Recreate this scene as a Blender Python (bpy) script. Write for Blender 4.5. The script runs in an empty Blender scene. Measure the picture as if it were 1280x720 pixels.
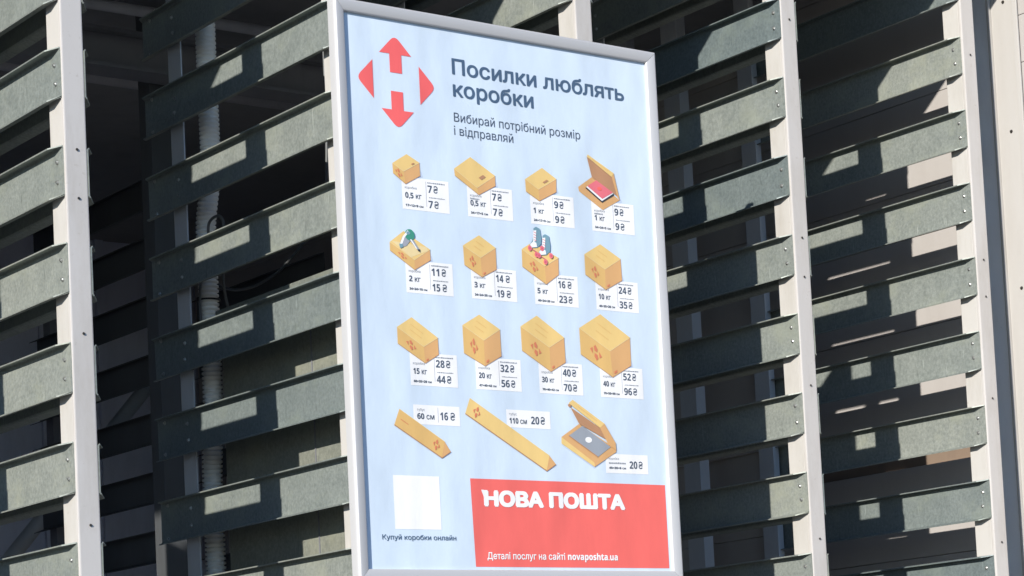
import bpy, bmesh, math, random
from mathutils import Vector, Matrix
from mathutils.geometry import tessellate_polygon
random.seed(7)
scn = bpy.context.scene
C = scn.collection

# ------------------------------------------------------------------ camera
Z0 = 3.63                                   # height of the top slat line used as origin of the survey
cam = bpy.data.cameras.new('camera')
cam_o = bpy.data.objects.new('camera', cam); C.objects.link(cam_o)
CAM = Vector((-2.85613, -6.03095, -2.02996 + Z0))
yaw, pitch, roll = 0.660715429, 0.0739973389, -0.0524107437
F_PX, CX, CY = 3003.39, 765.71, 720.85      # the photograph is the upper left of a larger frame: lens shift
cy_, sy_, cp_, sp_ = math.cos(yaw), math.sin(yaw), math.cos(pitch), math.sin(pitch)
fwd = Vector((sy_ * cp_, cy_ * cp_, sp_)); rgt = Vector((cy_, -sy_, 0)); up = rgt.cross(fwd)
r2 = rgt * math.cos(roll) + up * math.sin(roll)
u2 = up * math.cos(roll) - rgt * math.sin(roll)
m = Matrix((r2, u2, -fwd)).transposed().to_4x4(); m.translation = CAM
cam_o.matrix_world = m
cam.sensor_width = 36; cam.sensor_fit = 'HORIZONTAL'
cam.lens = 36 * F_PX / 1280
cam.shift_x = -(CX - 640) / 1280
cam.shift_y = (CY - 360) / 1280
cam.clip_start = 0.1; cam.clip_end = 2000
scn.camera = cam_o

# ------------------------------------------------------------------ sky and sun
SUN = Vector((-1, -0.547, 0.43)).normalized()          # direction towards the sun
elev = math.asin(SUN.z)
world = bpy.data.worlds.new('World'); scn.world = world; world.use_nodes = True
wn = world.node_tree.nodes; wl = world.node_tree.links
sky = wn.new('ShaderNodeTexSky'); sky.sky_type = 'NISHITA'; sky.sun_disc = False
sky.sun_elevation = elev; sky.sun_rotation = math.atan2(SUN.x, SUN.y)
tint = wn.new('ShaderNodeMix'); tint.data_type = 'RGBA'; tint.blend_type = 'MULTIPLY'; tint.inputs[0].default_value = 1
tint.inputs[7].default_value = (.90, 1.0, 1.13, 1)            # a clear deep blue sky
wl.new(sky.outputs[0], tint.inputs[6]); wl.new(tint.outputs[2], wn['Background'].inputs[0]); wn['Background'].inputs[1].default_value = 0.125
sky.dust_density = 0.2; sky.ozone_density = 5.0; sky.air_density = 1.0
sun = bpy.data.lights.new('sun', 'SUN'); sun.energy = 5.0; sun.angle = math.radians(0.5); sun.color = (1, .955, .88)
sun_o = bpy.data.objects.new('sun', sun); C.objects.link(sun_o)
sun_o.rotation_euler = SUN.to_track_quat('Z', 'Y').to_euler(); sun_o.location = (-20, -10, 12)
vs = scn.view_settings
vs.view_transform = 'Standard'; vs.look = 'None'; vs.exposure = 0.42; vs.gamma = 1; vs.use_curve_mapping = False

# ------------------------------------------------------------------ materials
def new_mat(name, col, rough=.6, metal=0.0, spec=.5):
    mt = bpy.data.materials.new(name); mt.use_nodes = True
    b = mt.node_tree.nodes['Principled BSDF']
    b.inputs['Base Color'].default_value = (*col, 1); b.inputs['Roughness'].default_value = rough
    b.inputs['Metallic'].default_value = metal; b.inputs['Specular IOR Level'].default_value = spec
    return mt
def N(mt, t, **kw):
    n = mt.node_tree.nodes.new(t)
    for k, v in kw.items():
        if k in n.inputs: n.inputs[k].default_value = v
        else: setattr(n, k, v)
    return n
def L(mt, a, b): mt.node_tree.links.new(a, b)
def coords(mt, scale, rnd=True):
    tc = N(mt, 'ShaderNodeTexCoord'); mp = N(mt, 'ShaderNodeMapping'); mp.inputs['Scale'].default_value = scale
    L(mt, tc.outputs['Object'], mp.inputs['Vector'])
    if rnd:
        oi = N(mt, 'ShaderNodeObjectInfo'); mu = N(mt, 'ShaderNodeMath', operation='MULTIPLY'); mu.inputs[1].default_value = 40
        L(mt, oi.outputs['Random'], mu.inputs[0]); L(mt, mu.outputs[0], mp.inputs['Location'])
    return mp.outputs[0]
def noise(mt, vec, scale, detail=4, rough=.6):
    n = N(mt, 'ShaderNodeTexNoise'); n.inputs['Scale'].default_value = scale
    n.inputs['Detail'].default_value = detail; n.inputs['Roughness'].default_value = rough
    L(mt, vec, n.inputs['Vector']); return n.outputs['Fac']
def ramp(mt, fac, stops):
    r = N(mt, 'ShaderNodeValToRGB'); e = r.color_ramp.elements
    while len(e) < len(stops): e.new(.5)
    for i, (p, c) in enumerate(stops):
        e[i].position = p; e[i].color = (*c, 1) if len(c) == 3 else c
    L(mt, fac, r.inputs[0]); return r.outputs[0]
def mix(mt, fac, a, b, mode='MIX'):
    n = N(mt, 'ShaderNodeMix', data_type='RGBA', blend_type=mode)
    for s, v in ((n.inputs[0], fac), (n.inputs[6], a), (n.inputs[7], b)):
        if isinstance(v, (int, float)): s.default_value = v
        elif isinstance(v, tuple): s.default_value = (*v, 1)
        else: L(mt, v, s)
    return n.outputs[2]
def bump(mt, h, strength, dist):
    b = N(mt, 'ShaderNodeBump'); b.inputs['Strength'].default_value = strength; b.inputs['Distance'].default_value = dist
    L(mt, h, b.inputs['Height']); L(mt, b.outputs[0], mt.node_tree.nodes['Principled BSDF'].inputs['Normal'])
def setc(mt, out): L(mt, out, mt.node_tree.nodes['Principled BSDF'].inputs['Base Color'])
def setr(mt, out): L(mt, out, mt.node_tree.nodes['Principled BSDF'].inputs['Roughness'])

def galvanised(name, lo, hi):
    mt = new_mat(name, hi, .5, .25)
    v = coords(mt, (1, 1, 1)); vv = coords(mt, (1, 9, 1.2))
    base = ramp(mt, noise(mt, v, 7, 6, .7), [(.25, lo), (.75, hi)])
    sp = noise(mt, v, 95, 3, .7)
    c = mix(mt, .45, base, ramp(mt, sp, [(.3, tuple(x * .62 for x in lo)), (.7, tuple(min(1, x * 1.3) for x in hi))]))
    st = ramp(mt, noise(mt, vv, 11, 5, .65), [(.60, (0, 0, 0)), (.72, (1, 1, 1))])
    c = mix(mt, mix(mt, .5, (0, 0, 0), st), c, tuple(x * .5 for x in lo))
    sc = ramp(mt, noise(mt, coords(mt, (1, 26, .9)), 9, 2, .5), [(.715, (0, 0, 0)), (.745, (1, 1, 1))])
    c = mix(mt, mix(mt, .75, (0, 0, 0), sc), c, tuple(min(1, x * 1.75) for x in hi))
    bl_ = ramp(mt, noise(mt, coords(mt, (1, 1.6, 2.2)), 3.2, 5, .7), [(.50, (0, 0, 0)), (.66, (1, 1, 1))])
    c = mix(mt, mix(mt, .55, (0, 0, 0), bl_), c, tuple(x * q for x, q in zip(hi, (1.13, 1.12, 1.0))))
    oi = N(mt, 'ShaderNodeObjectInfo')
    c = mix(mt, 1, c, ramp(mt, oi.outputs['Random'], [(0, (.58, .66, .72)), (.2, (.88, .91, .92)), (1, (1.1, 1.08, 1.04))]), 'MULTIPLY')
    setc(mt, c); bump(mt, sp, .15, .002)
    setr(mt, ramp(mt, noise(mt, v, 14, 3), [(.3, (.42,) * 3), (.7, (.62,) * 3)]))
    return mt
def painted(name, col, dirt, rough=.5, amount=.5, spec=.5):
    mt = new_mat(name, col, rough, 0, spec)
    v = coords(mt, (1, 1, .25))
    st = ramp(mt, noise(mt, v, 9, 6, .7), [(.45, (0, 0, 0)), (.8, (1, 1, 1))])
    fl = ramp(mt, noise(mt, coords(mt, (1, 1, 1)), 60, 3, .6), [(.66, (0, 0, 0)), (.74, (1, 1, 1))])
    c = mix(mt, mix(mt, amount, (0, 0, 0), st), col, dirt)
    c = mix(mt, mix(mt, amount * .6, (0, 0, 0), fl), c, dirt)
    setc(mt, c); bump(mt, noise(mt, v, 30, 3), .08, .003)
    return mt

M = {}
M['slat'] = galvanised('weathered galvanised steel', (.195, .218, .205), (.272, .29, .268))
M['slat_back'] = galvanised('weathered galvanised steel rear', (.19, .21, .20), (.26, .28, .26))
M['post_side'] = painted('beige powder coat', (.46, .44, .41), (.31, .28, .235), .55, .6)
M['post_front'] = painted('white powder coat', (.49, .465, .44), (.33, .295, .25), .42, .6)
M['rear_post'] = painted('grey powder coat', (.46, .475, .49), (.32, .32, .32), .5, .4)
M['bolt'] = new_mat('zinc bolt', (.6, .6, .58), .32, .85)
M['bolt_dark'] = new_mat('black screw', (.05, .045, .04), .5, .3)
M['frame'] = new_mat('white anodised aluminium', (.47, .465, .465), .42, .1)
M['back'] = new_mat('grey backing board', (.35, .36, .38), .6)
M['conduit'] = painted('corrugated white plastic', (.92, .905, .85), (.66, .63, .56), .5, .3)
M['cable'] = new_mat('grey cable sheath', (.11, .115, .115), .5)
M['tie'] = new_mat('black cable tie', (.015, .015, .016), .5)
M['cabinet'] = galvanised('dull sheet metal', (.20, .21, .18), (.26, .265, .225))
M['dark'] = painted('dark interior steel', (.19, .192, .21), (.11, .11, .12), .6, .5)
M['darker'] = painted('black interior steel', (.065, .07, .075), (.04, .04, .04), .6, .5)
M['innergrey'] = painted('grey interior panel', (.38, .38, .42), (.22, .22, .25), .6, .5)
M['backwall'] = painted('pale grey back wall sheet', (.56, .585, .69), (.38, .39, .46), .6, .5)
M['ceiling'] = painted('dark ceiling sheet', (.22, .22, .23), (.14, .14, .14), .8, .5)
M['siding'] = painted('beige wall plank', (.385, .36, .34), (.30, .275, .255), .6, .35)
M['trim'] = painted('cream trim strip', (.43, .41, .385), (.34, .315, .285), .5, .3)
M['batten'] = painted('brown batten', (.20, .145, .105), (.12, .09, .07), .7, .4)
M['post_shade'] = painted('grey flashing', (.76, .78, .80), (.5, .52, .53), .42, .4)  # cool grey of the last post's shade put into the colour
M['fascia'] = painted('grey fascia sheet', (.25, .26, .27), (.15, .15, .15), .5, .4)
g = new_mat('asphalt', (.05, .05, .052), .9); M['asphalt'] = g
setc(g, ramp(g, noise(g, coords(g, (1, 1, 1), False), 3, 8, .7), [(.3, (.035, .035, .037)), (.7, (.075, .073, .07))]))
g = new_mat('concrete paving', (.3, .29, .27), .85); M['paving'] = g
setc(g, ramp(g, noise(g, coords(g, (1, 1, 1), False), 5, 8, .7), [(.3, (.19, .19, .185)), (.7, (.29, .285, .275))]))

# ------------------------------------------------------------------ mesh helpers
class MB:
    def __init__(s): s.v = []; s.f = []; s.mi = []; s.mats = []; s.smooth = []
    def mat(s, mt):
        if mt not in s.mats: s.mats.append(mt)
        return s.mats.index(mt)
    def poly(s, pts, mt):
        b = len(s.v); s.v += [tuple(p) for p in pts]; s.f.append(tuple(range(b, b + len(pts)))); s.mi.append(s.mat(mt)); s.smooth.append(False)
    def grid(s, rows, mt, closed=False, smooth=True, caps=False):
        b = len(s.v); n = len(rows[0]); k = s.mat(mt)
        for r in rows: s.v += [tuple(p) for p in r]
        for i in range(len(rows) - 1):
            for j in range(n if closed else n - 1):
                a = b + i * n + j; c = b + i * n + (j + 1) % n
                s.f.append((a, c, c + n, a + n)); s.mi.append(k); s.smooth.append(smooth)
        if caps:
            s.f.append(tuple(range(b + n - 1, b - 1, -1))); s.mi.append(k); s.smooth.append(False)
            e = b + (len(rows) - 1) * n
            s.f.append(tuple(range(e, e + n))); s.mi.append(k); s.smooth.append(False)
    def box(s, a, c, mt, bev=0.0):
        bm = bmesh.new(); bmesh.ops.create_cube(bm, size=1)
        for v in bm.verts: v.co = Vector([(a[i] + c[i]) / 2 + v.co[i] * (c[i] - a[i]) for i in range(3)])
        if bev > 0: bmesh.ops.bevel(bm, geom=bm.edges[:], offset=bev, segments=2, affect='EDGES', profile=.6)
        s.addbm(bm, mt); bm.free()
    def addbm(s, bm, mt, smooth=False):
        b = len(s.v); k = s.mat(mt); bm.verts.index_update()
        s.v += [tuple(v.co) for v in bm.verts]
        for f in bm.faces: s.f.append(tuple(b + v.index for v in f.verts)); s.mi.append(k); s.smooth.append(smooth)
    def tube(s, pts, rad, mt, n=12, caps=True):
        pts = [Vector(p) for p in pts]; rr = rad if isinstance(rad, list) else [rad] * len(pts)
        t0 = (pts[1] - pts[0]).normalized(); ref = Vector((0, 0, 1)) if abs(t0.z) < .9 else Vector((1, 0, 0))
        nn = t0.cross(ref).normalized(); rows = []
        for i, p in enumerate(pts):
            t = (pts[min(i + 1, len(pts) - 1)] - pts[max(i - 1, 0)]).normalized()
            nn = (nn - t * nn.dot(t)).normalized(); bb = t.cross(nn)
            rows.append([p + (nn * math.cos(2 * math.pi * j / n) + bb * math.sin(2 * math.pi * j / n)) * rr[i] for j in range(n)])
        s.grid(rows, mt, closed=True, caps=caps)
    def build(s, name, parent=None, recalc=True):
        me = bpy.data.meshes.new(name); me.from_pydata(s.v, [], s.f)
        for mt in s.mats: me.materials.append(mt)
        me.polygons.foreach_set('material_index', s.mi); me.polygons.foreach_set('use_smooth', s.smooth)
        if recalc:
            bm = bmesh.new(); bm.from_mesh(me); bmesh.ops.recalc_face_normals(bm, faces=bm.faces); bm.to_mesh(me); bm.free()
        me.update()
        o = bpy.data.objects.new(name, me); C.objects.link(o)
        if parent: o.parent = parent
        return o
def tag(o, label=None, cat=None, group=None, kind=None):
    for k, v in (('label', label), ('category', cat), ('group', group), ('kind', kind)):
        if v: o[k] = v
    return o
def empty(name, loc, label, cat, group=None):
    o = bpy.data.objects.new(name, None); C.objects.link(o); o.location = loc; o.empty_display_size = .2
    return tag(o, label, cat, group)
def copy_tree(o, parent=None):
    c = o.copy(); C.objects.link(c)
    if parent: c.parent = parent
    for ch in o.children: copy_tree(ch, c)
    return c

# ------------------------------------------------------------------ the ground
b = MB(); b.poly([(-400, -400, 0), (400, -400, 0), (400, 400, 0), (-400, 400, 0)], M['asphalt'])
tag(b.build('ground', recalc=False), kind='structure')
b = MB(); b.box((-9, -1.6, -.2), (9, 9, .12), M['paving'], .01)
tag(b.build('pavement'), kind='structure')
ZF = .12

# ------------------------------------------------------------------ louvred screens
S, PITCH, WEB, FIN = .9, .27578, .137, 1.257
def strip(path, t):
    """closed thin profile along an open path (2-D), thickness t to the right-hand side"""
    pts = [Vector(p) for p in path]; off = []
    for i in range(len(pts)):
        d = []
        if i > 0: d.append((pts[i] - pts[i - 1]).normalized())
        if i < len(pts) - 1: d.append((pts[i + 1] - pts[i]).normalized())
        ns = [Vector((-q.y, q.x)) for q in d]
        nv = sum(ns, Vector((0, 0)))
        nv = nv / max(.3, nv.length_squared) * len(ns) if len(ns) == 2 else ns[0]
        if len(ns) == 2: nv = (ns[0] + ns[1]) / (1 + ns[0].dot(ns[1]))
        off.append(pts[i] + nv * t)
    return [tuple(p) for p in pts] + [tuple(p) for p in reversed(off)]
def sweep_y(prof, y0, y1, mt, nseg=1):
    b = MB(); rows = []
    for k in range(nseg + 1):
        y = y0 + (y1 - y0) * k / nseg
        rows.append([(x, y, z) for x, z in prof])
    b.grid(rows, mt, closed=True, smooth=False, caps=True)
    return b
# channel profiles as (x, z); every flange is mitred to nothing at both ends
slat_prof = strip([(-.031, -.005), (-.0062, -.0008), (-.0030, -.004), (-.0030, -WEB + .004), (-.0062, -WEB + .0008), (-.032, -WEB - .006)], .0038)
back_prof = strip([(.0965, -.005), (.0715, -.0008), (.0682, -.004), (.0682, -WEB + .004), (.0715, -WEB + .0008), (.0975, -WEB - .006)], -.003)
def channel(prof, xw, y0, y1, mt, sgn):
    """a channel along y whose flanges are cut at 45 degrees at the front end and cut back at the rear"""
    b = MB(); rows = []
    def row(y, k):
        r = []
        for x, z in prof:
            out = max(0, (x - xw) * sgn - .006)
            r.append((x, y + k * out, z))
        return r
    rows.append(row(y0, 1.5))
    for i in range(1, 6): rows.append(row(y0 + (y1 - y0) * i / 6, 0))
    rows.append(row(y1, -1.3))
    b.grid(rows, mt, closed=True, smooth=False, caps=True)
    return b

def bolt_mesh(sx, mt):
    b = MB(); bm = bmesh.new()
    bmesh.ops.create_cone(bm, segments=6, radius1=.0062, radius2=.0055, depth=.006, cap_ends=True)
    bmesh.ops.transform(bm, matrix=Matrix.Rotation(math.radians(90), 4, 'Y'), verts=bm.verts)
    b.addbm(bm, mt); bm.free()
    bm = bmesh.new(); bmesh.ops.create_cone(bm, segments=16, radius1=.0095, radius2=.0095, depth=.0016, cap_ends=True)
    bmesh.ops.transform(bm, matrix=Matrix.Translation((.0032, 0, 0)) @ Matrix.Rotation(math.radians(90), 4, 'Y'), verts=bm.verts)
    b.addbm(bm, mt); bm.free()
    return b
KS = list(range(-3, 13))
def make_fin():
    root = empty('louvred_screen', (0, 0, ZF), '', 'screen', 'louvred screens along the enclosure')
    # front post: beige tube with a white cover strip on its front
    b = MB(); b.box((.0006, .014, 0), (.0628, .094, Z0 + 1.08 - ZF), M['post_side'], .003)
    post = b.build('front_post', root)
    b = MB(); b.box((-.0012, -.002, 0), (.0645, .0136, Z0 + 1.08 - ZF), M['post_front'], .004)
    b.build('cover_strip', post)
    for z in (1.21, 2.18, 2.71, 3.088, 3.225, 3.995):
        s = bolt_mesh(1, M['bolt_dark']); 
        o = s.build('screw', post); o.rotation_euler = (0, 0, math.pi / 2); o.location = (.034, -.0052, z); o.scale = (.3, .42, .42)
    # rear post: an angle bar
    b = MB(); b.box((.0006, 1.0, 0), (.006, 1.088, Z0 + 1.08 - ZF), M['rear_post'], .001)
    b.box((.006, 1.083, 0), (.05, 1.088, Z0 + 1.08 - ZF), M['rear_post'], .001)
    b.build('rear_post', root)
    sm = bm_ = None
    s0 = channel(slat_prof, 0, .005, FIN, M['slat'], -1).build('slat', root)
    s1 = channel(back_prof, .0652, -.003, FIN - .02, M['slat_back'], 1).build('back_slat', root)
    bl = []
    for y, z in ((.040, -.042), (.040, -.094), (1.042, -.042), (1.042, -.094)):
        if not bl: o = bolt_mesh(-1, M['bolt']).build('bolt', s0)
        else: o = bl[0].copy(); C.objects.link(o)
        o.location = (-.0068, y, z); o.scale = (.8, .72, .72); bl.append(o)
    for z in (-.012, -WEB + .012):
        o = bl[0].copy(); C.objects.link(o); o.location = (-.0062, 1.205, z); bl.append(o)
    first = True
    for k in KS:
        a = s0 if first else copy_tree(s0, root); c = s1 if first else copy_tree(s1, root); first = False
        a.location = c.location = (0, 0, Z0 - k * PITCH - ZF)
    return root
def jitter(root):
    for ch in root.children:
        n = ch.name.split('.')[0]
        if n == 'slat':
            ch.location.z += random.uniform(-.002, .002); ch.location.y = random.uniform(-.004, .003)
            ch.rotation_euler = (random.uniform(-.0022, .0022), random.uniform(-.012, .012), random.uniform(-.0015, .0015))
            for bo in ch.children:
                bo.location.y += random.uniform(-.004, .004); bo.location.z += random.uniform(-.004, .004)
                bo.rotation_euler.x = random.uniform(0, 1)
        elif n == 'back_slat':
            ch.location.z += random.uniform(-.004, .002); ch.rotation_euler = (random.uniform(-.002, .002), 0, 0)
fin0 = make_fin()
FIN_LABELS = {
 -1: 'grey metal louvred screen standing beyond the leftmost white post, mostly out of view',
 0: 'louvred screen of sunlit grey slats on the leftmost white post',
 1: 'louvred screen with a white corrugated conduit behind its slats, left of the poster',
 2: 'louvred screen on the white post rising behind the top edge of the poster',
 3: 'louvred screen just right of the poster, dark interior showing between its slats',
 4: 'rightmost louvred screen with beige planks showing between its slats'}
fins = {}
for n in (-1, 0, 1, 2, 3, 4):
    f = fin0 if n == -1 else copy_tree(fin0)
    f.location = (n * S, 0, ZF); f['label'] = FIN_LABELS[n]; fins[n] = f
for ch in list(fins[4].children) + list(fins[1].children):     # single channels on the second and the last screen
    if ch.name.startswith('back_slat'): bpy.data.objects.remove(ch)
for f in fins.values(): jitter(f)

# ------------------------------------------------------------------ roof over the enclosure and the dark interior
ZR = Z0 + 1.10
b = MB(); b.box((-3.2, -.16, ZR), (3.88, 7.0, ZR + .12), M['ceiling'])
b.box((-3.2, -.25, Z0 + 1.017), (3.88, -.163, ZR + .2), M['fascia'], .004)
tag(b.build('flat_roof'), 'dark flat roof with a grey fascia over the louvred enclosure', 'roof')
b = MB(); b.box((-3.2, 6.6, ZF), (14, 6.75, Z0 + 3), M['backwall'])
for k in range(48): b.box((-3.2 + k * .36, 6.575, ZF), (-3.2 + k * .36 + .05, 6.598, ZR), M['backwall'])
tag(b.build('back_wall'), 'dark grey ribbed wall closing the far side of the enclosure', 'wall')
b = MB(); b.box((-3.3, 1.6, ZF), (-3.19, 6.595, ZR + .1), M['innergrey'])  # added out of view to stop light leaking into the interior
tag(b.build('light_block_wall'), 'grey wall added at the left end of the enclosure to block light', 'wall')

def beam(name, y, z, h, w, x0, x1, mt, label, cat='beam'):
    b = MB(); b.box((x0, y, z), (x1, y + w, z + h), mt, .004)
    return tag(b.build(name), label, cat)
b = MB()
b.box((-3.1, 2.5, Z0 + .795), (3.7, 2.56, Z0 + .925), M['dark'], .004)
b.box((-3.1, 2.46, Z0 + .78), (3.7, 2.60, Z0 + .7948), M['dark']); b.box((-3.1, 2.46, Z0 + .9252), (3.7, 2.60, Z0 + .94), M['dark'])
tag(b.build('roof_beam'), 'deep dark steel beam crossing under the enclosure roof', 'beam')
for y, z, r, lab in ((2.2, .93, .022, 'upper thin round pipe running under the roof near the top left corner'),
                     (3.4, 1.045, .04, 'thicker dark round pipe running under the roof behind the beam')):
    b = MB(); b.tube([(-3.1, y, Z0 + z), (3.7, y, Z0 + z)], r, M['innergrey'], 16)
    tag(b.build('ceiling_pipe'), lab, 'pipe', 'pipes under the enclosure roof')

b = MB(); b.tube([(1.62, 5.6, Z0 - 1.60), (3.3, 5.6, Z0 + .33)], .04, M['rear_post'], 12)
tag(b.build('diagonal_brace'), 'grey diagonal brace tube deep behind the leftmost screen', 'brace')

# far row of dark louvred screens deep inside
def make_far():
    root = empty('inner_screen', (0, 0, ZF), '', 'screen', 'dark louvred screens deep inside')
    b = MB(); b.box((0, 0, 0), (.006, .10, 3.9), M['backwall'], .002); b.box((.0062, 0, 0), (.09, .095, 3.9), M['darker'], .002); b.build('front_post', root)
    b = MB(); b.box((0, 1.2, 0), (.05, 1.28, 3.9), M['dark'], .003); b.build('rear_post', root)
    for k in range(-1, 11):
        if k == -1:
            s = sweep_y(strip([(-.046, -.013), (-.003, 0), (-.003, -WEB), (-.055, -WEB - .02)], .003), .03, 1.35, M['darker']).build('slat', root); o = s
        else: o = copy_tree(s, root)
        o.location = (0, 0, Z0 + .50 - k * PITCH - ZF)
    return root
FAR = ['innermost dark louvred screen glimpsed beyond the leftmost white post',
       'dark louvred screen deep inside, seen left of the corrugated conduit',
       'dark louvred screen deep inside, behind the poster',
       'dark louvred screen deep inside, seen between slats right of the poster']
far0 = make_far()
for i, lab in enumerate(FAR):
    f = far0 if i == 0 else copy_tree(far0)
    f.location = (1.40 + .92 * i, 3.95, ZF); f['label'] = lab

def column(x, y, w, d, mt, label, h=None):
    b = MB(); b.box((0, 0, 0), (w, d, (h or ZR) - ZF), mt, .003)
    b.box((-.03, -.03, 0), (w + .03, d + .03, .012), mt, .002)
    o = b.build('steel_column'); o.location = (x, y, ZF)
    return tag(o, label, 'column', 'steel columns inside the enclosure')
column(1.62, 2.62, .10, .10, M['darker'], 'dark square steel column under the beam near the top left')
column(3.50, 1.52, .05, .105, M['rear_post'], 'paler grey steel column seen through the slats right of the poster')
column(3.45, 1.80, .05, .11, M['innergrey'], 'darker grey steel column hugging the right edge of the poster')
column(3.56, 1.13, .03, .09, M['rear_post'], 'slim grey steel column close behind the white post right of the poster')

# ------------------------------------------------------------------ plank wall behind the rightmost screen
wall = empty('plank_wall', (3.9, 0, ZF), 'beige horizontal plank wall at the right edge of the photo', 'wall')
b = MB(); b.box((3.93, -2.2, ZF), (4.06, 6.57, Z0 + 1.9), M['siding'])
o = b.build('wall_core', wall); o.location = (-3.9, 0, -ZF)
b = MB(); z = ZF + .02
while z < Z0 + 1.8:
    if abs(z + .088 - (Z0 - .88)) < .09:                # one board is missing: a dark slot with a brown batten
        b.box((3.918, -2.2, z), (3.9296, 6.55, z + .05), M['batten'], .002); z += .181; continue
    for y0, y1 in ((-2.2, -.004), (.30, 6.55)):
        b.box((3.9, y0, z), (3.9295, y1, z + .179), M['siding'], .002)
    z += .181
o = b.build('planks', wall); o.location = (-3.9, 0, -ZF)
b = MB(); b.box((3.892, 0.0, ZF), (3.9295, .118, Z0 + 1.85), M['trim'], .003)
b.box((3.880, .1185, ZF), (3.9295, .132, Z0 + 1.85), M['post_side'], .003)
b.box((3.884, -.018, ZF), (3.8918, .006, Z0 + 1.85), M['trim'], .002)
o = b.build('corner_trim', wall); o.location = (-3.9, 0, -ZF)
b = MB(); b.box((3.890, .1325, ZF), (3.9295, .297, Z0 + 1.85), M['post_shade'], .003)  # painted strip standing in for the post's shade on the wall
o = b.build('post_shade_strip', wall); o.location = (-3.9, 0, -ZF)
for z in (.32, .98, 1.55, 2.2, 2.8, 3.15, 3.75, 4.25):
    o = bolt_mesh(-1, M['bolt_dark']).build('bolt', wall); o.location = (-.0115, .052, z); o.scale = (.7, .7, .7)

# ------------------------------------------------------------------ cabinet and conduit behind the second screen
cab = empty('metal_cabinet', (1.0, .1, ZF), 'grey green sheet metal cabinet behind the slats left of the poster', 'cabinet')
b = MB(); b.box((0, 0, 0), (.5, .88, Z0 - .52 - ZF), M['cabinet'], .004); b.build('body', cab)
b = MB(); b.box((-.012, -.012, Z0 - .5195 - ZF), (.512, .892, Z0 - .49 - ZF), M['cabinet'], .003); b.build('top_rim', cab)
b = MB(); b.box((-.004, .30, .3), (-.0005, .303, Z0 - .56 - ZF), M['dark']); b.build('seam', cab)

def lerp_path(keys, z):
    for (z0, y0), (z1, y1) in zip(keys, keys[1:]):
        if z1 <= z <= z0:
            t = (z0 - z) / (z0 - z1); t = t * t * (3 - 2 * t); return y0 + (y1 - y0) * t
    return keys[-1][1] if z < keys[-1][0] else keys[0][1]
PK = [(1.1, 1.005), (.38, 1.01), (.02, 1.008), (-.2, 1.06), (-.76, 1.058), (-1.05, 1.085), (-3.5, 1.08)]
b = MB(); pts = []; rr = []; z = 1.1; i = 0
while z > -3.5:
    y = lerp_path(PK, z)
    for dz, r in ((0, .0275), (.003, .0345), (.0088, .0345), (.0118, .0275)):
        pts.append((1.003, y, Z0 + z - dz)); rr.append(r)
    z -= .0155
b.tube(pts, rr, M['conduit'], 20)
cd = b.build('corrugated_conduit')
tag(cd, 'white corrugated plastic conduit running up behind the slats', 'conduit')
b = MB()
yc = lerp_path(PK, -.44)
b.tube([(1.003 + .0365 * math.cos(a), yc + .0365 * math.sin(a), Z0 - .44) for a in [2 * math.pi * k / 24 for k in range(25)]], .0035, M['tie'], 6, caps=False)
b.box((.958, yc - .012, Z0 - .447), (.966, yc + .004, Z0 - .433), M['tie'], .001)
b.build('cable_tie', cd)
def curve_tube(keys, rad, mt, n=8, steps=10):
    P = [Vector(k) for k in keys]; out = []
    for i in range(len(P) - 1):
        p0, p1, p2, p3 = P[max(i - 1, 0)], P[i], P[i + 1], P[min(i + 2, len(P) - 1)]
        for s in range(steps):
            t = s / steps
            out.append(.5 * ((2 * p1) + (p2 - p0) * t + (2 * p0 - 5 * p1 + 4 * p2 - p3) * t * t + (3 * p1 - p0 - 3 * p2 + p3) * t ** 3))
    out.append(P[-1]); b = MB(); b.tube(out, rad, mt, n); return b
cable_keys = [(.958, 1.03, -.62), (.958, 1.035, -.42), (.985, 1.012, -.255), (.985, 1.012, -.216), (.985, 1.003, -.19), (.985, .971, -.178), (.985, .932, -.181), (.985, .907, -.205), (.985, .91, -.25), (.99, .93, -.40), (1.02, .96, -.485)]
b = curve_tube([(x, y, Z0 + z) for x, y, z in cable_keys], .0048, M['cable'])
tag(b.build('grey_cable'), 'grey cable looping over beside the corrugated conduit', 'cable')
cable2 = [(1.12, 1.24, -.25), (1.12, 1.207, -.344), (1.12, 1.136, -.377), (1.12, 1.054, -.395), (1.12, .945, -.402), (1.12, .809, -.387), (1.12, .718, -.36), (1.12, .632, -.326), (1.12, .56, -.29), (1.12, .48, -.2), (1.12, .45, .1), (1.12, .45, .9)]
b = curve_tube([(x, y, Z0 + z) for x, y, z in cable2], .0048, M['cable'])
tag(b.build('grey_cable'), 'grey cable sagging in the dark gap right of the conduit', 'cable')

#POSTER#
# ------------------------------------------------------------------ the poster in its snap frame
PX, PY, PZ, PW, PH = .800, -.198, Z0 - 1.456, 1.105, 1.613
def print_mat(name, col, rough=.42):
    mt = new_mat(name, col, rough, 0, .4)
    tc = N(mt, 'ShaderNodeTexCoord'); mp = N(mt, 'ShaderNodeMapping'); mp.inputs['Scale'].default_value = (1, 1, .42)
    L(mt, tc.outputs['Object'], mp.inputs['Vector'])
    n1 = noise(mt, mp.outputs[0], 7, 1, .4); n2 = noise(mt, mp.outputs[0], 17, 3, .6)
    a = N(mt, 'ShaderNodeMath', operation='MULTIPLY_ADD'); a.inputs[1].default_value = .10
    L(mt, n2, a.inputs[0]); L(mt, n1, a.inputs[2])
    bump(mt, a.outputs[0], .5, .02)
    setc(mt, mix(mt, 1, tuple(col), ramp(mt, noise(mt, mp.outputs[0], 11, 4, .65), [(.3, (.95, .95, .95)), (.7, (1.03, 1.03, 1.03))]), 'MULTIPLY'))
    return mt
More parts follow.
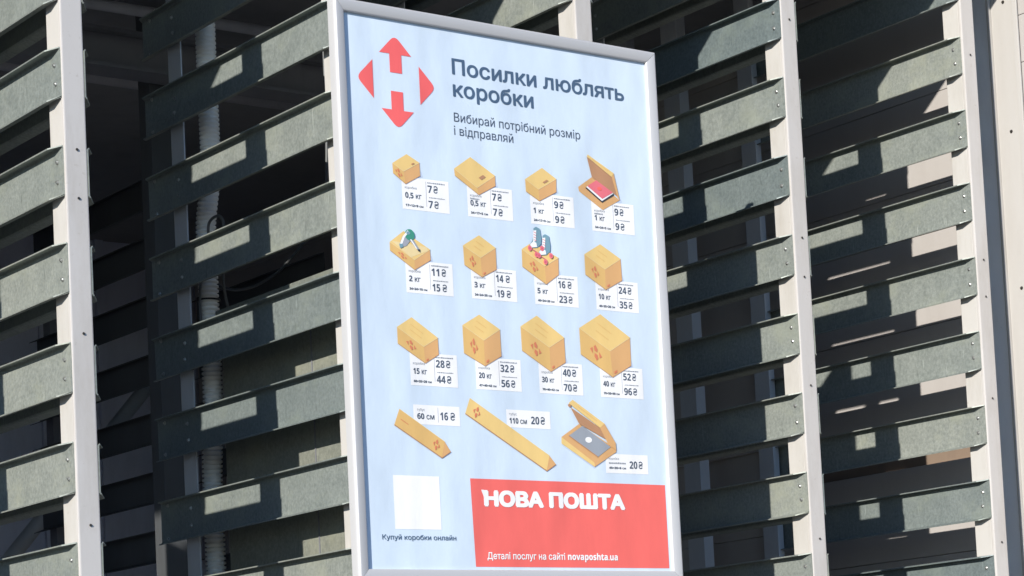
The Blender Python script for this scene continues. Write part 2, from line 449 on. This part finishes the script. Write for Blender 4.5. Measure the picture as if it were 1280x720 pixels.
PM = {k: print_mat('print ' + k, c) for k, c in dict(
    sky=(.585, .675, .765), white=(.83, .815, .80), navy=(.065, .11, .175), slate=(.075, .095, .13), red=(.80, .14, .118),
    yellow=(.75, .52, .195), ochre=(.68, .425, .15), tan=(.64, .36, .15), brown=(.44, .23, .12), pale=(.74, .58, .30),
    logo_red=(.80, .125, .12), faint=(.62, .20, .10), green=(.05, .26, .18), teal=(.17, .30, .36), steel=(.30, .32, .35),
    grey=(.33, .34, .38), pink=(.72, .16, .19), rose=(.56, .11, .16), black=(.035, .04, .05), hair=(.28, .30, .33),
    shade=(.48, .56, .68)).items()}
poster = empty('advertising_poster', (0, 0, 0), 'white framed pale blue poster of parcel boxes and prices hung before the louvres', 'poster')
def U(u, v, lay=0): return (PX + u / 1000, PY - lay * .0005, PZ + v / 1000)
sheet_mb = MB(); sheet_mb.box((PX - .03, PY, PZ - .03), (PX + PW + .03, PY + .003, PZ + PH + .03), PM['sky'])
sheet = sheet_mb.build('poster_sheet', poster)
_vf = None
def text_polys(body):
    """outlines of the lettering, every outer contour filled on its own (with its holes)"""
    cu = bpy.data.curves.new('lettering', 'FONT'); cu.body = body; cu.size = 1; cu.resolution_u = 4; cu.fill_mode = 'NONE'
    o = bpy.data.objects.new('lettering', cu); C.objects.link(o)
    bpy.context.view_layer.update()
    me = bpy.data.meshes.new_from_object(o.evaluated_get(bpy.context.evaluated_depsgraph_get()))
    nb = {}
    for ed in me.edges:
        p, q = ed.vertices; nb.setdefault(p, []).append(q); nb.setdefault(q, []).append(p)
    co = [Vector((v.co.x, v.co.y, 0)) for v in me.vertices]; seen = set(); loops = []
    for ed in me.edges:
        p = ed.vertices[0]
        if p in seen: continue
        path = [p]; seen.add(p); cur = ed.vertices[1]
        while cur not in seen:
            seen.add(cur); path.append(cur)
            nx = [t for t in nb[cur] if t not in seen]
            if not nx: break
            cur = nx[0]
        if len(path) > 2: loops.append([co[t] for t in path])
    bpy.data.objects.remove(o); bpy.data.curves.remove(cu); bpy.data.meshes.remove(me)
    area = lambda l: sum(l[i].x * l[(i + 1) % len(l)].y - l[(i + 1) % len(l)].x * l[i].y for i in range(len(l))) / 2
    def untangle(l, depth=0):
        n = len(l)
        if depth < 8:
            for i in range(n):
                a_, b_ = l[i], l[(i + 1) % n]
                for j in range(i + 2, n):
                    if i == 0 and j == n - 1: continue
                    c_, d_ = l[j], l[(j + 1) % n]
                    r_, q_ = b_ - a_, d_ - c_; den = r_.x * q_.y - r_.y * q_.x
                    if abs(den) < 1e-12: continue
                    w_ = c_ - a_; t = (w_.x * q_.y - w_.y * q_.x) / den; u = (w_.x * r_.y - w_.y * r_.x) / den
                    if 1e-6 < t < 1 - 1e-6 and 1e-6 < u < 1 - 1e-6:
                        X = a_ + r_ * t
                        return untangle(l[:i + 1] + [X] + l[j + 1:], depth + 1) + untangle([X.copy()] + l[i + 1:j + 1], depth + 1)
        return [l]
    loops = [q for l in loops for q in untangle(l) if len(q) > 2 and abs(area(q)) > 1e-6]
    def inside(p, l):
        c = False
        for i in range(len(l)):
            a_, b_ = l[i], l[i - 1]
            if (a_.y > p.y) != (b_.y > p.y) and p.x < (b_.x - a_.x) * (p.y - a_.y) / (b_.y - a_.y) + a_.x: c = not c
        return c
    hole_ix = {i for i, h in enumerate(loops) if any(j != i and area(l) * area(h) < 0 and abs(area(l)) > abs(area(h)) and inside(h[0], l) for j, l in enumerate(loops))}
    outer = [l for i, l in enumerate(loops) if i not in hole_ix]; holes = [loops[i] for i in hole_ix]
    own = {i: [] for i in range(len(outer))}
    for h in holes:
        cand = [i for i, l in enumerate(outer) if inside(h[0], l)]
        if cand: own[min(cand, key=lambda i: abs(area(outer[i])))].append(h)
    vs_, fs, lays = [], [], []
    for i, l in enumerate(outer):
        rings = [l] + own[i]; base = len(vs_); flat = [p for r in rings for p in r]
        vs_ += flat
        for t in tessellate_polygon(rings):
            A_, B_, C_ = (flat[k] for k in t)
            if (B_.x - A_.x) * (C_.y - A_.y) - (B_.y - A_.y) * (C_.x - A_.x) < 0: t = t[::-1]
            fs.append(tuple(base + k for k in t)); lays.append(i % 5)
    return vs_, fs, lays
CAPH = .729
def text(b, body, u0, v0, width, cap, mt, lay, weight=0.0, shear=0.0):
    """lettering with its baseline start at (u0, v0) mm; width and cap height in mm"""
    if any(ch.isdigit() for ch in body) or body.isascii() or 'ua' in body:
        body = ''.join(chr(0x1D7EC + ord(ch) - 48) if ch.isdigit() else chr(0x1D5EE + ord(ch) - 97) if 'a' <= ch <= 'z' else ch for ch in body)
    vs_, fs, lays = text_polys(body)
    x0 = min(v.x for v in vs_) - weight; x1 = max(v.x for v in vs_) + weight
    sy = cap / (CAPH + 2 * weight); sx = width / (x1 - x0) if width else sy * .98
    k = b.mat(mt); offs = [(0, 0)]
    if weight > 0: offs += [(weight * math.cos(math.radians(a)), weight * math.sin(math.radians(a))) for a in range(0, 360, 60)]
    for j, (dx, dy) in enumerate(offs):                 # heavier weights: the outline thickened by shifted copies
        for q, f in enumerate(fs):                      # each facet a hair apart, so overlapping strokes never share a plane
            base = len(b.v)
            for i in f: b.v.append(U(u0 + (vs_[i].x + dx - x0) * sx, v0 + (vs_[i].y + dy + weight) * sy, lay + j * .06 + lays[q] * .01))
            b.f.append(tuple(range(base, base + len(f)))); b.mi.append(k); b.smooth.append(False)
    return u0 + (x1 - x0) * sx
def pg(b, pts, mt, lay): 
    a = sum(pts[i][0] * pts[(i + 1) % len(pts)][1] - pts[(i + 1) % len(pts)][0] * pts[i][1] for i in range(len(pts)))
    if a < 0: pts = pts[::-1]
    b.poly([U(u, v, lay) for u, v in pts], PM[mt])
def rc(b, u0, v0, u1, v1, mt, lay): pg(b, [(u0, v0), (u1, v0), (u1, v1), (u0, v1)], mt, lay)
def rounded(pts, r, which):
    out = []; n = len(pts)
    for i, p in enumerate(pts):
        if i not in which: out.append(p); continue
        p = Vector(p); a = (Vector(pts[i - 1]) - p).normalized(); c = (Vector(pts[(i + 1) % n]) - p).normalized()
        A = p + a * r; B = p + c * r
        for t in (0, .25, .5, .75, 1): out.append(tuple(A * (1 - t) ** 2 + p * 2 * t * (1 - t) + B * t * t))
    return out
def el(cx, cy, rx, ry, n=20, a0=0, a1=360): return [(cx + rx * math.cos(math.radians(a0 + (a1 - a0) * i / n)), cy + ry * math.sin(math.radians(a0 + (a1 - a0) * i / n))) for i in range(n if a1 - a0 == 360 else n + 1)]
def sub(b, name, label=None):
    o = b.build(name, sheet, recalc=False)
    if label: o['label'] = label
    return o

# emblem: four red arrows leaving an H-shaped gap
b = MB(); ex, ey = 168, 1434
upa = [(-21, 28), (21, 28), (21, 84), (56, 84), (0, 142), (-56, 84), (-21, 84)]
b_up = rounded(upa, 22, {4})
pg(b, [(ex + x, ey + y) for x, y in b_up], 'logo_red', 2); pg(b, [(ex + x, ey - y) for x, y in b_up], 'logo_red', 2)
sd = rounded([(81, 58), (81, -58), (138, 0)], 20, {2})
pg(b, [(ex + x, ey + y) for x, y in sd], 'logo_red', 2); pg(b, [(ex - x, ey + y) for x, y in sd], 'logo_red', 2)
sub(b, 'emblem')
b = MB(); text(b, 'Посилки люблять', 368, 1485, 655, 50, PM['navy'], 2, .022); sub(b, 'headline')
b = MB(); text(b, 'коробки', 368, 1417, 298, 50, PM['navy'], 2, .022); sub(b, 'headline')
b = MB(); text(b, 'Вибирай потрібний розмір', 367, 1341, 473, 27.5, PM['slate'], 2); text(b, 'і відправляй', 365, 1300, 217, 27.5, PM['slate'], 2); sub(b, 'subtitle')

# price cards
def stroke(b, pts, w, mt, lay):
    P = [Vector(p) for p in pts]; Lf = []; Rt = []
    for i in range(len(P)):
        d = (P[min(i + 1, len(P) - 1)] - P[max(i - 1, 0)]).normalized(); n = Vector((-d.y, d.x)) * w / 2
        Lf.append(P[i] + n); Rt.append(P[i] - n)
    b.grid([[U(p.x, p.y, lay) for p in Rt], [U(p.x, p.y, lay) for p in Lf]], PM[mt], smooth=False)
def hryvnia(b, u, v, h):
    w = h * .62; A = lambda x, y: (u + x * w, v + y * h)
    top = [A(.5 + .42 * math.cos(math.radians(a)), .73 + .20 * math.sin(math.radians(a))) for a in range(165, -61, -15)]
    bot = [A(.5 + .42 * math.cos(math.radians(a)), .27 + .20 * math.sin(math.radians(a))) for a in range(120, 346, 15)]
    stroke(b, top + bot, h * .145, 'slate', 2); 
    for y in (.415, .585): stroke(b, [A(-.04, y), A(1.04, y)], h * .075, 'slate', 2.5)
def price(b, s, u, v, h):
    dg = s.split()[0]; e_ = text(b, dg, u, v, 15.2 * len(dg) - (3.5 if '1' in dg else 0), h, PM['slate'], 2, .004)
    hryvnia(b, u + 15.2 * len(dg) + 6, v, h)
cards = [('0,5 кг', '7 ₴', '7 ₴'), ('0,5 кг', '7 ₴', '7 ₴'), ('1 кг', '9 ₴', '9 ₴'), ('1 кг', '9 ₴', '9 ₴'),
         ('2 кг', '11 ₴', '15 ₴'), ('3 кг', '14 ₴', '19 ₴'), ('5 кг', '16 ₴', '23 ₴'), ('10 кг', '24 ₴', '35 ₴'),
         ('15 кг', '28 ₴', '44 ₴'), ('20 кг', '32 ₴', '56 ₴'), ('30 кг', '40 ₴', '70 ₴'), ('40 кг', '52 ₴', '96 ₴')]
dims = ['17×12×9 см', '34×17×5 см', '24×17×9 см', '34×24×5 см', '34×24×10 см', '24×24×20 см', '40×24×20 см', '40×35×28 см', '60×35×29 см', '47×40×42 см', '70×40×42 см', '70×50×50 см']
two = {1, 3}
def dashes(b, u, v, w, h, mt, lay, seed):
    r = random.Random(seed); x = u
    while x < u + w - 1.2:
        q = min(r.uniform(2.2, 6.5), u + w - x)
        rc(b, x, v, x + q, v + h * r.uniform(.75, 1.05), mt, lay); x += q + r.uniform(.8, 1.6)
for i, (kg, p1, p2) in enumerate(cards):
    u = (170, 402, 635, 870)[i % 4]; v = (1056, 807, 533)[i // 4]; w = 166 if i % 4 < 3 else 168
    b = MB(); rc(b, u, v, u + w, v + 97, 'white', 1)
    text(b, 'коробка', u + 10, v + 62, 41, 7.6, PM['hair'], 2)
    if i in two: dashes(b, u + 10, v + 53, 33, 5, 'hair', 2, i)
    n = len(kg); text(b, kg, u + 10, v + 34, {6: 57, 5: 47, 4: 40}[n], 17.5, PM['slate'], 2, .012)
    text(b, dims[i], u + 10, v + 9, 62, 7.2, PM['slate'], 2, .03)
    rc(b, u + 84, v + 14, u + 84.9, v + 90, 'hair', 2)
    dashes(b, u + 90, v + 85, 62, 4, 'hair', 2, 50 + i); dashes(b, u + 94, v + 41, 56, 3, 'hair', 2, 80 + i)
    price(b, p1, u + 90, v + 57, 22.5); price(b, p2, u + 91, v + 11, 22.5)
    sub(b, 'price_card', 'white card reading %s, %s and %s' % (kg, p1, p2))
b = MB(); rc(b, 174, 418, 337, 476, 'white', 1); text(b, 'тубус', 186, 458, 28, 8, PM['hair'], 2); text(b, '60 см', 186, 434, 60, 17.5, PM['slate'], 2, .014)
rc(b, 259, 426, 259.9, 470, 'hair', 2); price(b, '16 ₴', 267, 434, 23.5); sub(b, 'price_card', 'small white card reading 60 см and 16 ₴')
b = MB(); rc(b, 506, 423, 669, 477, 'white', 1); text(b, 'тубус', 516, 460, 28, 8, PM['hair'], 2); text(b, '110 см', 516, 435, 64, 17.5, PM['slate'], 2, .014)
price(b, '20 ₴', 596, 436, 23.5); sub(b, 'price_card', 'small white card reading 110 см and 20 ₴')
b = MB(); rc(b, 874, 296, 1041, 356, 'white', 1); text(b, 'коробка', 886, 338, 40, 7.4, PM['hair'], 2); dashes(b, 886, 325, 66, 5.5, 'hair', 2, 9)
text(b, '40×30×6 см', 886, 309, 66, 7.2, PM['slate'], 2, .03); price(b, '20 ₴', 967, 312, 23.5); sub(b, 'price_card', 'small white card reading 20 ₴ below the laptop box')

# parcel pictures: [left, back, right, right low, front low, left low, front top]
boxes = [[(140, 1189), (191, 1221), (235, 1200), (236, 1161), (183, 1131), (141, 1159), (178, 1168)], [(358, 1196), (419, 1238), (507, 1190), (507, 1159), (444, 1125), (360, 1175), (439, 1146)],
 [(619, 1192), (685, 1234), (738, 1205), (736, 1164), (669, 1129), (620, 1154), (668, 1165)], None,
 [(118, 952), (168, 989), (258, 942), (259, 910), (201, 876), (118, 927), (202, 906)], [(377, 965), (437, 1001), (496, 968), (496, 902), (441, 874), (379, 906), (439, 933)],
 [(593, 973), (631, 996), (731, 958), (729, 905), (679, 871), (592, 919), (677, 927)], [(832, 978), (896, 1015), (974, 975), (976, 907), (909, 872), (832, 914), (910, 937)],
 [(130, 702), (182, 734), (271, 679), (272, 629), (223, 600), (130, 653), (220, 649)], [(361, 723), (424, 759), (497, 719), (498, 638), (436, 604), (362, 639), (436, 682)],
 [(574, 734), (637, 771), (737, 710), (738, 633), (680, 601), (575, 660), (679, 676)], [(797, 744), (882, 793), (995, 727), (994, 638), (919, 597), (798, 662), (913, 679)]]
def lp(a, c, t): return (a[0] + (c[0] - a[0]) * t, a[1] + (c[1] - a[1]) * t)
def quad(q, s, t): return lp(lp(q[0], q[1], s), lp(q[3], q[2], s), t)
def small_emblem(b, q, s, t, r, lay=5):
    def P(x, y): return quad(q, s + x * r[0], t + y * r[1])
    for sg in (1, -1):
        pg(b, [P(-.22, .15 * sg), P(.22, .15 * sg), P(.30, .62 * sg), P(0, 1.0 * sg), P(-.30, .62 * sg)], 'faint', lay)
        pg(b, [P(.52 * sg, .42), P(.52 * sg, -.42), P(.95 * sg, 0)], 'faint', lay)
def thick(a, c, w):
    d = Vector((c[0] - a[0], c[1] - a[1])).normalized(); n = Vector((-d.y, d.x)) * w / 2
    return [(a[0] + n.x, a[1] + n.y), (c[0] + n.x, c[1] + n.y), (c[0] - n.x, c[1] - n.y), (a[0] - n.x, a[1] - n.y)]
for i, q in enumerate(boxes):
    b = MB()
    if q:
        l, bk, r_, rl, fl, ll, ft = q
        top = [l, ft, r_, bk]; left = [ll, fl, ft, l]; right = [fl, rl, r_, ft]
        pg(b, [(fl[0] - 4, fl[1]), (rl[0] + 9, rl[1] - 3), (rl[0] + 4, rl[1] + 14), fl], 'shade', .6)
        pg(b, top, 'yellow', 3); pg(b, left, 'ochre', 3); pg(b, right, 'tan', 3)
        for e0, e1 in ((l, ft), (ft, r_)): pg(b, thick(e0, e1, 1.6), 'pale', 4)
        pg(b, thick(ll, fl, 1.3), 'brown', 4); pg(b, thick(fl, rl, 1.3), 'brown', 4)
        if i >= 4:
            small_emblem(b, left, .5, .5, (.20, .30)); 
            if i in (5, 7, 8, 9, 10, 11):
                for t_, s0, s1 in ((.34, .30, .72), (.62, .16, .62)): pg(b, thick(quad(top, s0, t_), quad(top, s1, t_), 1.5), 'ochre', 5)
                pg(b, [quad(right, .10, .08), quad(right, .24, .08), quad(right, .24, .17), quad(right, .10, .17)], 'faint', 5)
        elif i == 0: small_emblem(b, left, .5, .5, (.34, .38)); pg(b, [quad(top, .78, .62), quad(top, .9, .62), quad(top, .9, .78), quad(top, .78, .78)], 'brown', 5)
        else: pg(b, [quad(top, .74, .42), quad(top, .86, .42), quad(top, .86, .66), quad(top, .74, .66)], 'brown', 5)
        if i == 4:
            pg(b, [lp(l, bk, .12), lp(ft, l, .14), lp(ft, r_, .86), lp(r_, bk, .12)], 'pale', 3.5)
            pg(b, [(150, 945), (161, 970), (180, 990), (190, 984), (183, 966), (189, 962), (176, 946), (157, 939)], 'grey', 6)
            pg(b, [(152, 948), (163, 972), (181, 992), (186, 988), (170, 970), (159, 946)], 'white', 7)
            pg(b, el(188, 979, 17, 17, 20), 'green', 6.5); pg(b, el(183, 984, 7, 5, 14), 'teal', 7.5)
            pg(b, [(183, 966), (197, 969), (222, 937), (222, 931), (215, 934)], 'steel', 6); pg(b, [(188, 965), (193, 966), (212, 940), (209, 939)], 'white', 7)
            pg(b, [(214, 938), (222, 939), (222, 930), (214, 934)], 'black', 7); pg(b, [(149, 949), (161, 950), (163, 941), (152, 936)], 'teal', 8)
        if i == 6:
            for dx, dy in ((0, 0), (33, -20)):
                S_ = lambda pts: [(x + dx, y + dy) for x, y in pts]
                pg(b, S_([(640, 1041), (650, 1047), (664, 1042), (668, 1013), (666, 995), (651, 982), (626, 979), (622, 988), (634, 1003), (640, 1022)]), 'teal', 6 + (dx > 0) * .2)
                pg(b, S_([(639, 1034), (650, 1036), (646, 1002), (636, 998)]), 'white', 7 + (dx > 0) * .12)
                pg(b, S_([(624, 990), (637, 1001), (648, 996), (650, 984), (627, 980)]), 'white', 7.3 + (dx > 0) * .12)
                for k in range(4): pg(b, S_(thick((639, 1030 - 8 * k), (648, 1027 - 8 * k), 1.8)), 'pink', 7.6 + (dx > 0) * .2)
                pg(b, S_(thick((621, 980), (652, 966), 2.5)), 'rose', 6.5 + (dx > 0) * .15)
                for wx, wy in ((622, 978), (646, 960), (668, 981)): pg(b, S_(el(wx, wy, 7.5, 8.5, 14)), 'pink', 8 + (dx > 0) * .3 + wx * .001); pg(b, S_(el(wx, wy, 3, 3.4, 10)), 'rose', 9 + (dx > 0) * .3)
    else:
        pg(b, [(914, 1121), (994, 1158), (984, 1172), (914, 1128)], 'shade', .6)
        pg(b, [(822, 1189), (877, 1226), (983, 1163), (914, 1125), (824, 1176)], 'tan', 3)
        pg(b, [(861, 1289), (955, 1234), (980, 1172), (877, 1226)], 'brown', 4)
        pg(b, [(964, 1247), (983, 1163), (974, 1171), (955, 1234)], 'tan', 5)
        pg(b, [(864, 1296), (964, 1247), (955, 1234), (861, 1289)], 'yellow', 6); pg(b, thick((880, 1284), (940, 1252), 2), 'ochre', 7)
        pg(b, [(849, 1188), (856, 1195), (912, 1160), (957, 1184), (960, 1176), (911, 1148)], 'black', 6)
        pg(b, [(852, 1191), (856, 1195), (912, 1160), (957, 1184), (957, 1181), (911, 1153)], 'white', 7)
        pg(b, [(856, 1195), (892, 1217), (956, 1184), (912, 1160)], 'pink', 8); pg(b, el(903, 1191, 9, 6, 14), 'red', 9.3)
    sub(b, 'parcel_picture')
def tube_pic(main, end, emb, line=None):
    b = MB(); pg(b, [(main[3][0], main[3][1] - 2), (main[2][0], main[2][1] - 3), (end[1][0] + 6, end[1][1] - 4), main[2]], 'shade', .6)
    pg(b, main, 'ochre' if line else 'yellow', 3); pg(b, end, 'tan', 3); pg(b, thick(main[3], main[2], 3), 'brown', 4); pg(b, thick(main[0], main[1], 1.6), 'pale', 4)
    pg(b, thick(end[2], end[1], 2), 'brown', 4)
    q = [main[3], main[2], main[1], main[0]]; small_emblem(b, q, emb[0], emb[1], emb[2])
    if line: pg(b, thick(quad(q, .08, .52), quad(q, .24, .52), 2), 'faint', 5)
    sub(b, 'parcel_picture')
tube_pic([(125, 460), (278, 370), (265, 322), (105, 413)], [(278, 370), (298, 341), (265, 321)], (.85, .5, (.075, .34)), True)
tube_pic([(375, 504), (658, 342), (645, 295), (356, 457)], [(658, 342), (681, 316), (645, 294)], (.11, .5, (.045, .36)))
b = MB()
pg(b, [(706, 378), (829, 308), (918, 360), (829, 316)], 'shade', .6)
pg(b, [(707, 401), (777, 444), (917, 372), (829, 325)], 'tan', 3); pg(b, [(707, 401), (829, 326), (829, 313), (706, 381)], 'yellow', 4); pg(b, [(829, 326), (917, 372), (916, 362), (829, 313)], 'tan', 4)
pg(b, [(735, 406), (789, 439), (895, 377), (843, 344)], 'steel', 5); pg(b, el(810, 396, 13, 9, 18), 'white', 6); pg(b, thick((735, 406), (843, 344), 3), 'brown', 6)
pg(b, [(746, 495), (857, 435), (893, 394), (777, 444)], 'brown', 5.5); pg(b, [(875, 449), (915, 390), (916, 367), (886, 384), (857, 435)], 'tan', 6)
pg(b, [(740, 507), (756, 518), (875, 449), (857, 435)], 'yellow', 7); pg(b, el(743, 500, 6, 5, 10), 'brown', 6.5); pg(b, thick((775, 498), (845, 456), 2), 'ochre', 8)
sub(b, 'parcel_picture', 'open parcel box with a grey laptop in it')

# red banner, captions, the white card where the square code was
b = MB(); pg(b, [(363, 264), (1105, 264), (1105, 1), (369, 1)], 'red', 1); sub(b, 'red_banner')
b = MB(); text(b, 'НОВА ПОШТА', 408, 181, 533, 50, PM['white'], 3, .068); pg(b, [(400, 231), (409, 231), (418, 218), (418, 210), (408, 210)], 'white', 3.4); sub(b, 'banner_title')
b = MB(); text(b, 'Деталі послуг на сайті novaposhta.ua', 411, 24, 490, 21, PM['white'], 3, .018); sub(b, 'banner_caption')
b = MB(); rc(b, 93, 109, 253, 266, 'white', 1); sub(b, 'white_card')
b = MB(); text(b, 'Купуй коробки онлайн', 47, 78, 256, 15, PM['navy'], 2, .012); sub(b, 'caption')

# frame: four mitred bars with a convex face
prof = [(0, -.024), (0, .002), (.0009, .0068), (.0032, .0112), (.0062, .0134), (.0090, .0136), (.0330, .0080), (.0360, .0062), (.0372, .003), (.0372, -.002), (.0372, -.0035), (.030, -.006)]
OW = .0455
def corner(i, t):
    x0, x1, z0, z1 = PX - OW, PX + PW + OW, PZ - OW, PZ + PH + OW
    return ((x0 + t, z0 + t), (x1 - t, z0 + t), (x1 - t, z1 - t), (x0 + t, z1 - t))[i % 4]
for i in range(4):
    b = MB(); rows = []
    e = .0006
    for s in (0, 1):
        row = []
        for t, h in prof:
            x, z = corner(i + s, t)
            dx = {0: 1, 1: 0, 2: -1, 3: 0}[i] * (e if s == 0 else -e); dz = {0: 0, 1: 1, 2: 0, 3: -1}[i] * (e if s == 0 else -e)
            row.append((x + dx, PY - .004 - h, z + dz))
        rows.append(row)
    b.grid(rows, M['frame'], closed=True, smooth=True, caps=True)
    o = b.build('frame_bar', poster)
    o.data.set_sharp_from_angle(angle=math.radians(40))
b = MB(); b.box((PX - .03, PY + .004, PZ - .03), (PX + PW + .03, PY + .022, PZ + PH + .03), M['back']); b.build('backing_panel', poster)
for x in (S + .031, 2 * S + .031):
    for z in (Z0 - .1, Z0 - 1.25):
        b = MB(); b.box((x - .02, PY + .0225, z), (x + .02, -.0025, z + .05), M['rear_post'], .003); b.build('bracket', poster)
